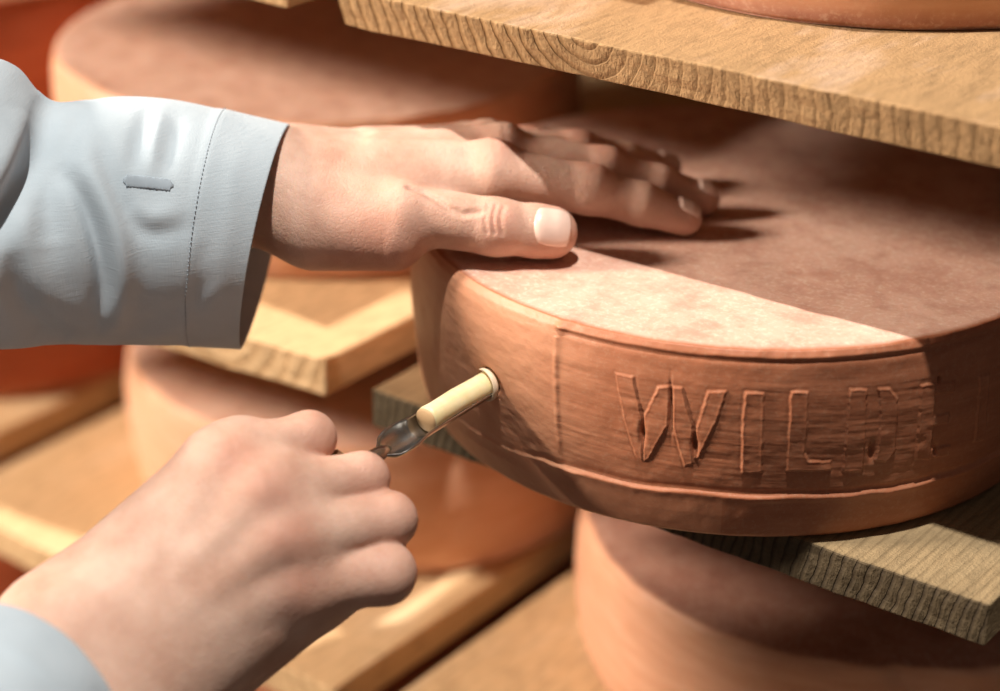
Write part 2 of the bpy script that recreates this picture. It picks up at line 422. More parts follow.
def lettered_wheel():
    R, Hs = .1500, .0862
    ph = np.radians(np.concatenate([np.linspace(-180, -62, 60, endpoint=False), np.linspace(-62, -4, 150, endpoint=False), np.linspace(-4, 76, 560, endpoint=False), np.linspace(76, 125, 80, endpoint=False), np.linspace(125, 180, 28, endpoint=False)]))
    # profile r(z): rolled lip on top, near-vertical belly, ridge, curled-under foot
    zc = np.array([-.0055, -.0045, -.0025, .002, .008, .015, .022, .032, .045, .058, .070, .079, .083, .0855])
    rc = np.array([.1436, .1462, .1482, .1496, .1512, .1522, .1532, .1543, .1552, .1556, .1552, .1540, .1528, .1508])
    zz = np.concatenate([np.linspace(-.0055, -.002, 10, endpoint=False), np.linspace(-.002, .0835, 196, endpoint=False), np.linspace(.0835, .0856, 9)])
    # smooth interpolation of the profile
    zf = np.linspace(-.0055, .0856, 420); rf = np.interp(zf, zc, rc)
    k = np.hanning(13); k /= k.sum(); rf = np.convolve(np.pad(rf, 6, 'edge'), k, 'valid')
    rr = np.interp(zz, zf, rf)
    PH, Z = np.meshgrid(ph, zz); Rr = np.repeat(rr[:, None], len(ph), 1)
    deg = np.degrees(PH); s = deg * 2.705; zm = Z * 1000          # arc length and height in mm
    wob = fbm(np.stack([s * .09, zm * .11, 0 * s], -1), 3)
    h = .22 * wob                                               # mm
    # cloth-pressed horizontal wrinkles, stronger around the lettering
    band = 1 / (1 + np.exp(-(deg - 1.5) / .6)) / (1 + np.exp(-(zm - 22) / 1.5)) / (1 + np.exp((zm - 75) / 2))
    wr = fbm(np.stack([s * .05, zm * .62 + s * .03, 0 * s + 4], -1), 3)
    h += band * .075 * wr
    obl = fbm(np.stack([(s * .35 + zm * .06) , (zm + s * .42) * .55, 0 * s + 9], -1), 3)
    h += (1 - band) * .09 * obl * np.exp(-((deg + 12) / 22) ** 2)
    sunk = 1 / (1 + np.exp(-(deg - 2.6) / .22)) / (1 + np.exp((zm - 82.2) / .5)) / (1 + np.exp(-(zm - 18.3) / .35))
    h -= sunk * .55                                             # face pressed in by the mould band
    # vertical seam where the band's end lay
    h += .55 * np.exp(-((deg - 1.8 - .02 * (78 - zm)) / .45) ** 2) * (zm > 20) * (zm < 79) * (.7 + .5 * noise3(np.stack([0 * s, zm * .3, 0 * s], -1)))
    # ridge above the foot
    zr = np.interp(deg, [-40, -9, -.4, 4.3, 13.9, 26.6, 41.9, 58.3, 90], [13.5, 14.6, 17.6, 17.2, 17.1, 18.6, 18.5, 17.3, 17.])
    amp = np.interp(deg, [-180, -25, -4, 3, 8, 60, 90, 180], [.1, .15, .3, 1.1, 1.25, 1.0, .5, .2])
    dz = zm - zr + .35 * wob
    h += amp * np.where(dz > 0, np.exp(-(dz / .7) ** 2), np.exp(-(dz / 2.6) ** 2)) * .85
    h -= amp * .5 * np.exp(-((dz - 2.4) / 1.2) ** 2)
    h += .4 * np.exp(-((deg - 4) / 5.5) ** 2) * np.exp(-(dz / 3.) ** 2) * np.abs(wr)
    # rolled lip
    la = 1 / (1 + np.exp(-(deg - 1.6) / .35)) * np.interp(deg, [-180, 60, 90, 180], [1, 1, .7, .6])
    lip = la * (.85 + .35 * wob) * np.exp(-(np.clip(84.4 + .5 * wob - zm, -9, 9) / 1.8) ** 4)
    h += lip
    h += 1.2 * np.exp(-((deg - 2.4) / 1.1) ** 2) * np.exp(-((zm - 83.6) / 1.6) ** 2)
    h -= la * .35 * np.exp(-((zm - 81.2) / .8) ** 2)
    # letters
    d = np.full(s.shape, 1e9)
    jx = s + .25 * fbm(np.stack([s * .5, zm * .5, 0 * s + 2], -1), 2); jz = zm + .25 * fbm(np.stack([s * .5, zm * .5, 0 * s + 6], -1), 2)
    for L in LET:
        d = np.minimum(d, poly_sd(jx, jz, [(a * 2.705, z) for a, z in L]))
    keep = np.clip(1 + .35 * fbm(np.stack([s * .12, zm * .2, 0 * s + 15], -1), 2), .45, 1.2)
    h += keep * (.50 / (1 + np.exp(d / .22)) + .22 * np.exp(-((d + .3) / .45) ** 2))
    h -= .10 * np.exp(-((d - .7) / .6) ** 2)
    for a, z0, wa, wz in PITS:
        h -= 2.4 * np.exp(-((deg - a + .02 * (zm - z0)) / wa / .62) ** 2 - ((zm - z0) / wz) ** 2)
    # bore hole of the cheese iron
    hole = np.exp(-(((deg + 12.0) * 2.705 / 5.9) ** 2 + ((zm - 45.6) / 5.9) ** 2) ** 5)
    Rr = Rr + h * .001 - hole * .012
    Z = Z + 0
    top_r = np.concatenate([np.array([.1500, .1490, .1475, .145, .140]), np.linspace(.132, .004, 40)])
    side_top = Rr[-1]
    wv = fbm(np.stack([np.sin(ph) * 9, np.cos(ph) * 9, 0 * ph], -1), 3) * .0006
    Vs = np.stack([Rr * np.sin(PH), -Rr * np.cos(PH), Z], -1)
    T = []
    for i, tr in enumerate(top_r):
        rad = tr / .1508 * (.1508 + (side_top - .1508) * max(0, 1 - i / 6.))
        zt = .0856 + min(1, (i + 1) / 4) * .0006 + 0 * ph + .0003 * fbm(np.stack([rad * np.sin(ph) * 30, rad * np.cos(ph) * 30, 0 * ph], -1), 2)
        T.append(np.stack([rad * np.sin(ph), -rad * np.cos(ph), zt], -1))
    bot = []
    for br in (.03, .09, .13, .138):
        bot.append(np.stack([br * np.sin(ph), -br * np.cos(ph), 0 * ph - .0055], -1))
    V = np.concatenate([np.array(bot), Vs, np.array(T)], 0)
    v, f = loft(V, True, True, True)
    v = np.array(v); v[:, 2] += .0003
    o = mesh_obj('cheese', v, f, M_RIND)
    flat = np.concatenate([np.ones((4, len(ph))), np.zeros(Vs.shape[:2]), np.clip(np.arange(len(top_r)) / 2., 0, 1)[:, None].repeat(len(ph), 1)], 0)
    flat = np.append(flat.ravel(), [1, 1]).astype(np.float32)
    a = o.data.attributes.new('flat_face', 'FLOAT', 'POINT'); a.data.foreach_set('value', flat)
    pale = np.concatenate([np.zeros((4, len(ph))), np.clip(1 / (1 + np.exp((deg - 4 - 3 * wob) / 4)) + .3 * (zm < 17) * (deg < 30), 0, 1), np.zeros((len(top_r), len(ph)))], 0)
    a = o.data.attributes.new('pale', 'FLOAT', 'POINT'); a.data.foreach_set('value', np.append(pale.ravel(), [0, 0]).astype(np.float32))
    tag(o, 'large cheese with raised letters WILD on its side and a hand resting on top', 'cheese', 'washed rind cheeses')
    return o
MAIN = lettered_wheel()

# ---------------------------------------------------------------- cheese iron, core
ENTRY = np.array([-.0323, -.1519, .0454])
SHAFT = P(365, 458, .868)
AX = unit(ENTRY - SHAFT)
OPEN = unit(ZUP * .80 - AHEAD * .62 - RIGHT0 * .25)
AX, OPN, SID = frame(AX, OPEN)
LEN = np.linalg.norm(ENTRY - SHAFT)
def iron():
    t = empty('cheese_iron', SHAFT)
    # gouge-shaped blade: U section
    st = [(.006, .0026, 1.5), (.0095, .0030, 1.5), (.0120, .0046, 1.35), (.0150, .0072, 1.25), (.0195, .0080, 1.35), (.0250, .0080, 1.4), (.0300, .0070, 1.5), (.0340, .0064, 1.55), (.05, .0062, 1.55), (LEN + .004, .0060, 1.55), (LEN + .045, .0056, 1.5)]
    st = catmull(st, 70); rings = []
    for s, r, half in st:
        th = np.linspace(-half, half, 22)
        c = SHAFT + AX * s + OPN * (r - .0062) * .55
        outer = [c + r * (-OPN * math.cos(a) + SID * math.sin(a)) for a in th]
        inner = [c + (r - .0008) * (-OPN * math.cos(a) + SID * math.sin(a)) for a in th[::-1]]
        rings.append(outer + inner)
    v, f = loft(rings, True, True, True); mesh_obj('blade', v, f, M_STEEL, t)
    rings = []
    for s, r in ((-.020, .0034), (0, .0034), (.004, .0036), (.009, .0034), (.0125, .0028), (.0150, .0014)):
        c = SHAFT + AX * s - OPN * .0028
        rings.append([c + r * (OPN * math.cos(a) * (.8) + SID * math.sin(a) * 1.05) for a in np.linspace(0, 2 * np.pi, 20, endpoint=False)])
    v, f = loft(rings, True, True, True); mesh_obj('shaft', v, f, M_STEEL, t)
    hc = SHAFT - AX * .017 - OPN * .0028 + FWD * .006
    ha = unit(P(385, 575, .865) - P(330, 437, .865)); rings = []
    for s, r in ((-.012, .002), (-.0115, .005), (-.009, .0068), (0, .0075), (.02, .0078), (.036, .0070), (.040, .005), (.0405, .002)):
        a_, u_, w_ = frame(ha, AX); rings.append([hc + ha * s + r * (u_ * math.cos(a) + w_ * math.sin(a)) for a in np.linspace(0, 2 * np.pi, 24, endpoint=False)])
    v, f = loft(rings, True, True, True); mesh_obj('handle', v, f, M_HANDLE, t)
    tag(t, 'steel cheese iron held in the fist and pushed into the side of the lettered wheel', 'cheese iron')
iron()
def core():
    L0 = LEN - .0415
    rings = []
    for s, r in ((0, .0004), (.0003, .0047), (.0012, .0055), (.003, .0058), (.007, .0054), (.02, .0054), (.035, .0056), (.046, .0056), (.0465, .0004)):
        c = SHAFT + AX * (L0 + s) + OPN * (.0002)
        ring = []
        for a in np.linspace(0, 2 * np.pi, 36, endpoint=False):
            rr_ = r * (1 + .02 * math.sin(3 * a + s * 200))
            ring.append(c + rr_ * (OPN * math.cos(a) + SID * math.sin(a)) + OPN * .0006 * math.sin(s * 110))
        rings.append(ring)
    rings = np.array(rings)
    v, f = loft(rings[2:], True, True, True); o = mesh_obj('cheese_core', v, f, M_PASTE)
    tag(o, 'pale yellow plug of cheese lying in the trough of the cheese iron', 'cheese sample')
    v, f = loft(np.concatenate([rings[:3], rings[2:3] * .0 + (rings[2:3] - rings[2:3].mean(1, keepdims=True)) * 1.025 + rings[2:3].mean(1, keepdims=True) + AX * .0012]), True, True, False)
    e = mesh_obj('rind_end', v, f, M_RINDEND, o); e['label'] = 'brown rind cap on the outer end'
core()
def cut_rim():
    rad = unit(np.array([ENTRY[0], ENTRY[1], 0])); a_, u_, w_ = frame(rad, ZUP)
    rings = []
    c0 = ENTRY + rad * .0022 + np.array([.0004, 0, -.0002])
    for t in np.linspace(-.6, 3.45, 40):
        k = math.sin((t + .6) / 4.05 * math.pi) ** .6
        d = u_ * math.cos(t) - w_ * math.sin(t)
        cc = c0 + d * .0070
        n = 12; ring = []
        for a in np.linspace(0, 2 * np.pi, n, endpoint=False):
            ring.append(cc + (.0003 + .0007 * k) * (d * math.cos(a) * .7 + rad * math.sin(a) * 1.5))
        rings.append(ring)
    v, f = loft(rings, True, True, True); o = mesh_obj('cut_rim', v, f, M_CUTRIM, MAIN); o['label'] = 'cream lip of cut rind around the bore hole'
cut_rim()

# ---------------------------------------------------------------- hands
def smin(a, b, k):
    h = np.maximum(k - np.abs(a - b), 0) / k
    return np.minimum(a, b) - h * h * k * .25
def cap(p, a, b, ra, rb):
    a = np.asarray(a); ba = np.asarray(b) - a
    t = np.clip((p - a) @ ba / max(ba @ ba, 1e-12), 0, 1)
    return np.linalg.norm(p - a - t[:, None] * ba, axis=1) - (ra + (rb - ra) * t)

class Hand:
    def __init__(s): s.palm = []; s.fingers = []; s.bumps = []; s.cuts = []; s.kf = .0016; s.carve = None
    def sdf(s, p):
        d = None
        for a, b, ra, rb, k in s.palm:
            e = cap(p, a, b, ra, rb); d = e if d is None else smin(d, e, k)
        F = None
        for chain, kp in s.fingers:
            g = None
            for a, b, ra, rb in chain:
                e = cap(p, a, b, ra, rb); g = e if g is None else smin(g, e, .004)
            F_ = (g, kp)
            d2 = smin(d, g, kp)
            F = d2 if F is None else smin(F, d2, s.kf)
        d = F
        for a, b, ra, rb, k in s.bumps: d = smin(d, cap(p, a, b, ra, rb), k)
        for pts, r, k in s.cuts:
            e = None
            for a, b in zip(pts[:-1], pts[1:]):
                q = cap(p, a, b, r, r); e = q if e is None else np.minimum(e, q)
            d = -smin(-d, e, k)
        if s.carve is not None: d = -smin(-d, s.carve(p), .0015)
        return d

def surface_nets(fn, lo, hi, vox):
    lo = np.asarray(lo); hi = np.asarray(hi); f = 4
    n = np.ceil((hi - lo) / vox / f).astype(int) * f + f
    def pts(idx): return lo + idx * vox
    cn = n // f + 1
    ci = np.stack(np.meshgrid(*[np.arange(k) for k in cn], indexing='ij'), -1).reshape(-1, 3)
    cd = fn(pts(ci * f)).reshape(cn)
    # fine grid
    D = np.repeat(np.repeat(np.repeat(cd, f, 0), f, 1), f, 2)[:n[0], :n[1], :n[2]].copy()
    near = np.abs(D) < vox * f * 2.0
    idx = np.argwhere(near)
    vals = np.concatenate([fn(pts(idx[i:i + 200000])) for i in range(0, len(idx), 200000)])
    D[near] = vals
    ins = D < 0
    # cells
    c = ins[:-1, :-1, :-1].astype(np.int8)
    cnt = np.zeros_like(c)
    corners = [(a, b, e) for a in (0, 1) for b in (0, 1) for e in (0, 1)]
    sh = D.shape
    sl = lambda o: tuple(slice(o[i], sh[i] - 1 + o[i]) for i in range(3))
    for o in corners: cnt = cnt + ins[sl(o)]
    act = (cnt > 0) & (cnt < 8)
    ca = np.argwhere(act); vid = np.full(act.shape, -1, int); vid[act] = np.arange(len(ca))
    acc = np.zeros((len(ca), 3)); num = np.zeros(len(ca))
    for o in corners:
        for ax in range(3):
            if o[ax]: continue
            o2 = list(o); o2[ax] = 1
            d0 = D[tuple((ca + o).T)]; d1 = D[tuple((ca + o2).T)]
            x = (d0 < 0) != (d1 < 0)
            t = np.where(x, d0 / np.where(x, d0 - d1, 1), 0)
            q = np.array(o, float) + np.outer(t, np.eye(3)[ax])
            acc += q * x[:, None]; num += x
    V = lo + (ca + acc / num[:, None]) * vox
    faces = []
    for ax in range(3):
        u, w = [(1, 2), (2, 0), (0, 1)][ax]
        s0 = [slice(None)] * 3; s1 = [slice(None)] * 3
        s0[ax] = slice(0, -1); s1[ax] = slice(1, None)
        a = ins[tuple(s0)]; b_ = ins[tuple(s1)]
        e = np.argwhere(a != b_); fl = a[tuple(e.T)]
        ok = (e[:, u] > 0) & (e[:, w] > 0) & (e[:, u] < sh[u] - 1) & (e[:, w] < sh[w] - 1)
        e = e[ok]; fl = fl[ok]
        du = np.eye(3, dtype=int)[u]; dw = np.eye(3, dtype=int)[w]
        q = [vid[tuple((e + k).T)] for k in (-du - dw, -dw, 0 * du, -du)]
        Q = np.stack(q, 1); Q[~fl] = Q[~fl][:, ::-1]
        faces.append(Q)
    Fc = np.concatenate(faces); Fc = Fc[(Fc >= 0).all(1)]
    # pull the vertices onto the surface
    for _ in range(2):
        h = vox * .3
        d = fn(V); g = np.stack([fn(V + h * e) - fn(V - h * e) for e in np.eye(3)], 1) / (2 * h)
        V = V - (d / np.maximum((g * g).sum(1), .25))[:, None] * g
    return V, Fc

def on_surface(H_, start, d, far=.035):
    """walk from inside the flesh along d to the skin (one point or many)"""
    st = np.atleast_2d(start); lo_ = np.zeros(len(st)); hi_ = np.full(len(st), far)
    for _ in range(16):
        mid = (lo_ + hi_) / 2; ins = H_.sdf(st + d * mid[:, None]) < 0
        lo_ = np.where(ins, mid, lo_); hi_ = np.where(ins, hi_, mid)
    q = st + d * lo_[:, None]
    return q if np.ndim(start) == 2 else q[0]
def crease(H_, pts, d, depth, r=.0008, k=.0014):
    """a groove along points carried from inside the flesh out to the skin"""
    return (on_surface(H_, np.array(pts), d) + d * (r - depth), r, k)
def lerp(a, b, t): return np.asarray(a) * (1 - t) + np.asarray(b) * t
HANDS = []; RED = []

# --- left hand, flat on the wheel, fingers reaching under the upper board
L = Hand()
lat = unit(np.array([-.62, .78, -.12])); fw = unit(np.array([.78, .62, -.03])); nl = unit(np.cross(fw, lat))   # nl: back of the hand
W0 = P(276, 188, .950)
MC = dict(i=np.array([-.0715, -.0975, .1165]), m=np.array([-.0805, -.0793, .1172]), r=np.array([-.0972, -.0695, .1125]), p=np.array([-.113, -.0635, .1060]))
TIP = dict(i=np.array([-.0045, -.0435, .0945]), m=np.array([-.0106, -.0174, .0945]), r=np.array([-.045, .0030, .0945]), p=np.array([-.0896, .0040, .0942]))
RAD = dict(i=(.0132, .0108, .0096, .0080), m=(.0125, .0100, .0088, .0075), r=(.0118, .0094, .0083, .0072), p=(.0108, .0084, .0074, .0064))
PIPZ = dict(i=.1085, m=.1095, r=.1080, p=.1035)
# forearm and wrist
el = P(40, 205, .914)
L.palm += [(el + lat * .008, W0 + lat * .012, .020, .0200, .02), (el - lat * .008, W0 - lat * .008, .020, .0205, .02)]
for k, t, ra in (('i', -.012, .019), ('m', .0, .0195), ('r', .011, .0185), ('p', .021, .017)):
    L.palm.append((W0 + lat * t + fw * .008, MC[k] - nl * .004 - fw * .006, ra, .0118, .016))
# heel and thenar mass
L.palm += [(P(318, 224, .930), P(392, 236, .926), .0200, .0145, .014), (W0 + lat * .03 + fw * .02 - nl * .008, MC['p'] - nl * .007 - fw * .01, .015, .0105, .016)]
for k in 'imrp':
    m0, t0 = MC[k], TIP[k]; r = RAD[k]
    pip = lerp(m0, t0, .49); pip[2] = PIPZ[k]
    dip = lerp(m0, t0, .77); dip[2] = lerp(PIPZ[k], t0[2], .60) + .0015
    L.fingers.append(([(m0, pip, r[0], r[1]), (pip, dip, r[1] * .97, r[2]), (dip, t0, r[2] * .98, r[3])], .007))
    L.bumps += [(pip + nl * (r[1] * .30) - fw * .003, pip + nl * (r[1] * .30) + fw * .003, r[1] * .68, r[1] * .66, .005)]
    L.bumps += [(m0 + nl * .0050, m0 + nl * .0052 + fw * .001, .0085, .008, .006)]
    # tendon
    L.bumps += [(lerp(W0, m0, .45) + nl * .0155, m0 + nl * .0098, .0028, .0032, .008)]
    RED.append((pip + nl * r[1], .010)); RED.append((t0, .010))
# thumb along the near side
tm, ti, tt = P(402, 213, .9250), P(496, 227, .9275), P(551, 232, .9300)
L.fingers.append(([(P(335, 214, .932), tm, .0165, .0130), (tm, ti, .0132, .0124), (ti, tt, .0122, .0112)], .009))
ta = unit(tt - ti); tn = unit(-FWD * .93 + UP * .20); tn = unit(tn - ta * (tn @ ta)); ts = np.cross(ta, tn)
L.bumps += [(ti + tn * .0035 - ta * .003, ti + tn * .0035 + ta * .003, .0088, .0088, .004), (lerp(ti, tt, .75) - tn * .001, tt - tn * .002, .0112, .0102, .004)]
def main_cheese(p):
    return np.maximum(np.hypot(p[:, 0], p[:, 1]) - .1545, p[:, 2] - .0866)
L.carve = main_cheese
cuts = []
for dq, dep in ((-.0062, .00025), (-.0030, .00045), (.0002, .0003)):
    cuts.append(crease(L, [ti + ta * (dq + .0012 * s_ * s_) + ts * s_ * .0062 for s_ in (-1, -.75, -.5, -.25, 0, .25, .5, .75, 1)], tn, dep))
# folds where the thumb leaves the hand
for line, dep, kk in (([(411, 190), (424, 194), (438, 202), (450, 211), (464, 216), (480, 214)], .0009, .0022),):
    cuts.append(crease(L, [P(x, y, .932) for x, y in line], -FWD, dep, .0010, kk))
L.cuts = cuts
HANDS.append((L, 'L'))
RED += [(ti + tn * .012, .011), (tt, .013), (P(380, 262, .925), .03), (MC['i'] + nl * .012, .012)]

# --- right hand, fist round the handle of the cheese iron
Rh = Hand()
mcp = dict(i=P(224, 466, .842), m=P(260, 497, .835), r=P(276, 540, .832), p=P(284, 586, .836))
pip = dict(i=P(309, 438, .860), m=P(362, 479, .855), r=P(388, 520, .850), p=P(384, 573, .845))
RR = dict(i=(.0140, .0106, .0092), m=(.0140, .0106, .0092), r=(.0140, .0112, .0092), p=(.0140, .0124, .0098))
w = P(88, 678, .825); axr = unit(lerp(mcp['m'], mcp['r'], .5) - w)
nr = unit(P(270, 520, .80) - P(270, 520, .84)); sr = unit(np.cross(nr, axr))     # nr: back of the hand; sr: towards the little finger or thumb side
if sr @ (mcp['i'] - mcp['p']) < 0: sr = -sr                                        # sr towards the index finger
elb = P(-130, 880, .72)
Rh.palm += [(elb + sr * .014, w + sr * .016, .030, .0235, .02), (elb - sr * .014, w - sr * .016, .030, .0235, .02)]
for k, t in (('i', .019), ('m', .007), ('r', -.006), ('p', -.018)):
    Rh.palm.append((w + sr * t + axr * .006, mcp[k] - nr * .004 - axr * .003, .0215, .0150, .022))
# heel of the little finger side, thenar behind
Rh.palm += [(w - sr * .024 + axr * .02 - nr * .010, P(330, 585, .850), .0185, .0125, .016), (w + sr * .018 + axr * .02 - nr * .016, P(235, 470, .868), .018, .012, .014),
            (P(215, 520, .862), P(320, 545, .872), .016, .014, .014)]
for k in 'imrp':
    a0, a1 = mcp[k], pip[k]; r = RR[k]
    d1 = unit(a1 - a0)
    curl = unit(FWD * .93 - RIGHT * .25 + UP * -.15)
    dip = a1 + curl * .024 - RIGHT * .003
    tip = dip - RIGHT * .018 + FWD * .002
    Rh.fingers.append(([(a0, a1, r[0], r[1]), (a1, dip, r[1] * .98, r[2]), (dip, tip, r[2], r[2] * .86)], .006))
    Rh.bumps += [(a0 + nr * .0036 - d1 * .002, a0 + nr * .0036 + d1 * .002, .0105, .0095, .010), (lerp(w + nr * .018, a0 + nr * .012, .45), a0 + nr * .0112, .0026, .0032, .010)]
    RED.append((a0 + nr * .014 + d1 * .004, .012)); RED.append((a1, .014))
for k0, k1 in (('i', 'm'), ('m', 'r'), ('r', 'p')):
    for f0 in (.0, .25):
        Rh.palm.append((lerp(mcp[k0], pip[k0], f0) - nr * .0045, lerp(mcp[k1], pip[k1], f0) - nr * .0045, .0120, .0120, .012))
Rh.palm.append((lerp(mcp['i'], pip['i'], .2) + FWD * .014, lerp(mcp['p'], pip['p'], .3) + FWD * .014, .013, .013, .012))
Rh.kf = .0020
# thumb wraps behind the handle
Rh.fingers.append(([(P(190, 520, .858), P(232, 460, .872), .015, .0125), (P(232, 460, .872), P(290, 468, .888), .0122, .0108), (P(290, 468, .888), P(325, 484, .893), .0106, .0092)], .008))
HANDS.append((Rh, 'R'))

allv = []; allf = []; off = 0
for H_, nm in HANDS:
    prim = [q for a in H_.palm for q in (a[0], a[1])] + [q for c_, _ in H_.fingers for s_ in c_ for q in (s_[0], s_[1])]
    lo = np.min(prim, 0) - .034; hi = np.max(prim, 0) + .034
    V, Fc = surface_nets(H_.sdf, lo, hi, .00085 if nm == 'L' else .00105)
    allv.append(V); allf.append(Fc + off); off += len(V)
V = np.concatenate(allv); Fc = np.concatenate(allf)
person = mesh_obj('person', V, Fc, M_SKIN)
red = np.zeros(len(V))
for c_, r_ in RED: red = np.maximum(red, np.exp(-(np.linalg.norm(V - c_, axis=1) / r_) ** 2))
a = person.data.attributes.new('ruddy', 'FLOAT', 'POINT'); a.data.foreach_set('value', red.astype(np.float32))
tag(person, 'person in pale blue-grey shirt, one hand on the cheese, the other gripping a cheese iron', 'person')

# nails
def nail_on(H_, joint, tip, n_, wid, ln, back, label):
    """nail plate laid over the skin; back = how far its centre sits behind the tip joint"""
    ax_, nrm, sd = frame(tip - joint, n_); st = []; li = []
    for u in np.linspace(-1, 1, 21):
        for q in np.linspace(-1, 1, 21):
            uu = u * ln * .5 * (1 - .16 * q * q if u > 0 else 1 - .26 * q * q)
            ww = q * wid * .5 * (1 - .10 * max(0, -u) ** 2 - .12 * max(0, u) ** 3)
            st.append(tip - ax_ * (back - uu) + sd * ww)
            li.append(.00035 - .0009 * max(0, -u - .80) / .2 - .0006 * max(0, abs(q) - .86) / .14)
    st = np.array(st); st[H_.sdf(st) > 0] -= nrm * .004
    rows = (on_surface(H_, st, nrm, .02) + nrm * np.array(li)[:, None]).reshape(21, 21, 3)
    for _ in range(2): rows[1:-1, 1:-1] = (rows[1:-1, 1:-1] * 2 + rows[:-2, 1:-1] + rows[2:, 1:-1] + rows[1:-1, :-2] + rows[1:-1, 2:]) / 6
    v, f = loft(rows, False)
    o = mesh_obj('fingernail', v, f, M_NAIL, person)
    md = o.modifiers.new('t', 'SOLIDIFY'); md.thickness = .0005; md.offset = 1
    o['label'] = label
L.cuts = []
nail_on(L, ti, tt, tn, .0165, .0165, .0008, 'broad pale thumbnail')
for k, nm in (('i', 'index'), ('m', 'middle'), ('r', 'ring'), ('p', 'little')):
    m0, t0 = MC[k], TIP[k]; dip = lerp(m0, t0, .77); dip[2] = lerp(PIPZ[k], t0[2], .60) + .0015
    nail_on(L, dip, t0, nl - lat * .10, RAD[k][3] * 1.5, .0115, .0005, 'nail of the %s finger' % nm)

# ---------------------------------------------------------------- sleeves
def seg_feature(pp, line, amp, wd):
    """a fold along a line, fading out towards both ends"""
    line = catmull(line, 14); d = np.full(pp.shape[:-1], 1e9); u = np.zeros(pp.shape[:-1]); n = len(line) - 1
    for i, (a, b) in enumerate(zip(line[:-1], line[1:])):
        ba = b - a; t = np.clip(((pp - a) @ ba) / (ba @ ba), 0, 1)
        e = np.linalg.norm(pp - a - t[..., None] * ba, axis=-1); m_ = e < d
        d = np.where(m_, e, d); u = np.where(m_, (i + t) / n, u)
    return amp * np.exp(-(d / wd) ** 2) * np.sin(np.pi * np.clip(u * .9 + .05, 0, 1)) ** .8
def outward(f, R):
    """wind the faces so that they look away from the tube's axis"""
    a, b, c = R[0, 0], R[0, 1], R[1, 0]
    return f if np.cross(b - a, c - a) @ (a - R[0].mean(0)) > 0 else [t[::-1] for t in f]
def sleeve_left():
    # (top x, top y, bottom x, bottom y, distance, half-width along the view)
    K = [(289, 126, 241, 347, .943, .0425), (255, 118, 214, 346, .938, .043), (215, 108, 182, 345, .932, .043), (170, 99, 148, 344, .926, .0405), (125, 95, 112, 343, .920, .0415), (85, 97, 76, 344, .914, .042),
         (56, 99, 50, 345, .909, .042), (38, 88, 30, 346, .905, .044), (18, 66, 10, 348, .901, .048), (-10, 55, -15, 349, .896, .05), (-60, 48, -60, 352, .888, .05), (-150, 40, -150, 360, .874, .052), (-300, 30, -300, 375, .85, .056), (-470, 20, -470, 395, .825, .06)]
    K = catmull(K, 170); m = 150
    th = np.linspace(0, 2 * np.pi, m, endpoint=False)
    rings = []
    for tx, ty, bx, by, D, hw in K:
        T, B = P(tx, ty, D), P(bx, by, D); C_ = (T + B) / 2; vu = (T - B) / 2
        dv = -FWD * hw
        rings.append([C_ + vu * math.cos(a) * (1 - .06 * abs(math.sin(2 * a))) + dv * math.sin(a) for a in th])
    Rg = np.array(rings)
    # outward direction
    ctr = Rg.mean(1, keepdims=True); du = np.gradient(Rg, axis=0); dw_ = np.roll(Rg, -1, 1) - np.roll(Rg, 1, 1)
    nn = np.cross(du, dw_); nn /= np.linalg.norm(nn, axis=-1, keepdims=True)
    nn *= np.sign((nn * (Rg - ctr)).sum(-1, keepdims=True))
    pp = proj(Rg); front = (nn @ FWD < .15)
    h = np.zeros(pp.shape[:-1])
    FE = [([(50, 93), (36, 150), (2, 215), (-30, 260)], -.0085, 15), ([(80, 103), (60, 150), (48, 195), (52, 245)], -.0060, 18), ([(22, 110), (4, 170), (-20, 215)], .0040, 18),
          ([(66, 168), (84, 200), (98, 240), (104, 285), (98, 315)], -.0055, 9), ([(86, 165), (104, 200), (118, 245), (122, 290), (112, 330)], .0045, 13),
          ([(30, 205), (26, 260), (50, 305), (98, 325)], .0035, 22), ([(10, 250), (25, 310), (70, 338)], -.0040, 15), ([(-20, 230), (0, 290), (30, 335)], .0030, 18),
          ([(100, 128), (106, 165), (122, 205), (150, 232), (190, 226)], -.0020, 11), ([(148, 112), (138, 145), (134, 172)], -.0016, 9), ([(178, 120), (170, 150), (166, 172)], -.0012, 8), ([(160, 112), (153, 145), (150, 175)], .0014, 8),
          ([(130, 205), (150, 218), (178, 212)], .0016, 12), ([(108, 335), (150, 322), (190, 300), (214, 272)], -.0008, 8), ([(118, 345), (160, 332), (200, 312), (218, 285)], .0006, 9),
          ([(205, 240), (196, 290), (198, 340)], -.0010, 10), ([(236, 150), (226, 230), (218, 320)], .0006, 12)]
    for ln, am, wd in FE: h += seg_feature(pp, ln, am, wd)
    h *= front * 1.0
    q = Rg * 26; h += .0010 * fbm(q * .6 + 3.3, 2)
    # hem: doubled cloth near the cuff and its stitch line
    s = np.linalg.norm(np.diff(Rg.mean(1), axis=0), axis=1).cumsum(); s = np.concatenate([[0], s])
    h += (.0007 / (1 + np.exp((s - .0285) / .0006)))[:, None]
    h -= (.0003 * np.exp(-((s - .0270) / .0007) ** 2))[:, None]
    Rg2 = Rg + nn * h[..., None]
    v, f = loft(Rg2, True, False, True)
    f = outward(f, Rg2)
    o = mesh_obj('sleeve', v, f, M_SHIRT, person); o['label'] = 'pale blue-grey shirt sleeve with a stitched cuff'
    md = o.modifiers.new('thickness', 'SOLIDIFY'); md.thickness = .0010; md.offset = -1
    # hem stitching
    row = int(np.argmin(np.abs(s - .0270))); sv = []; sf = []
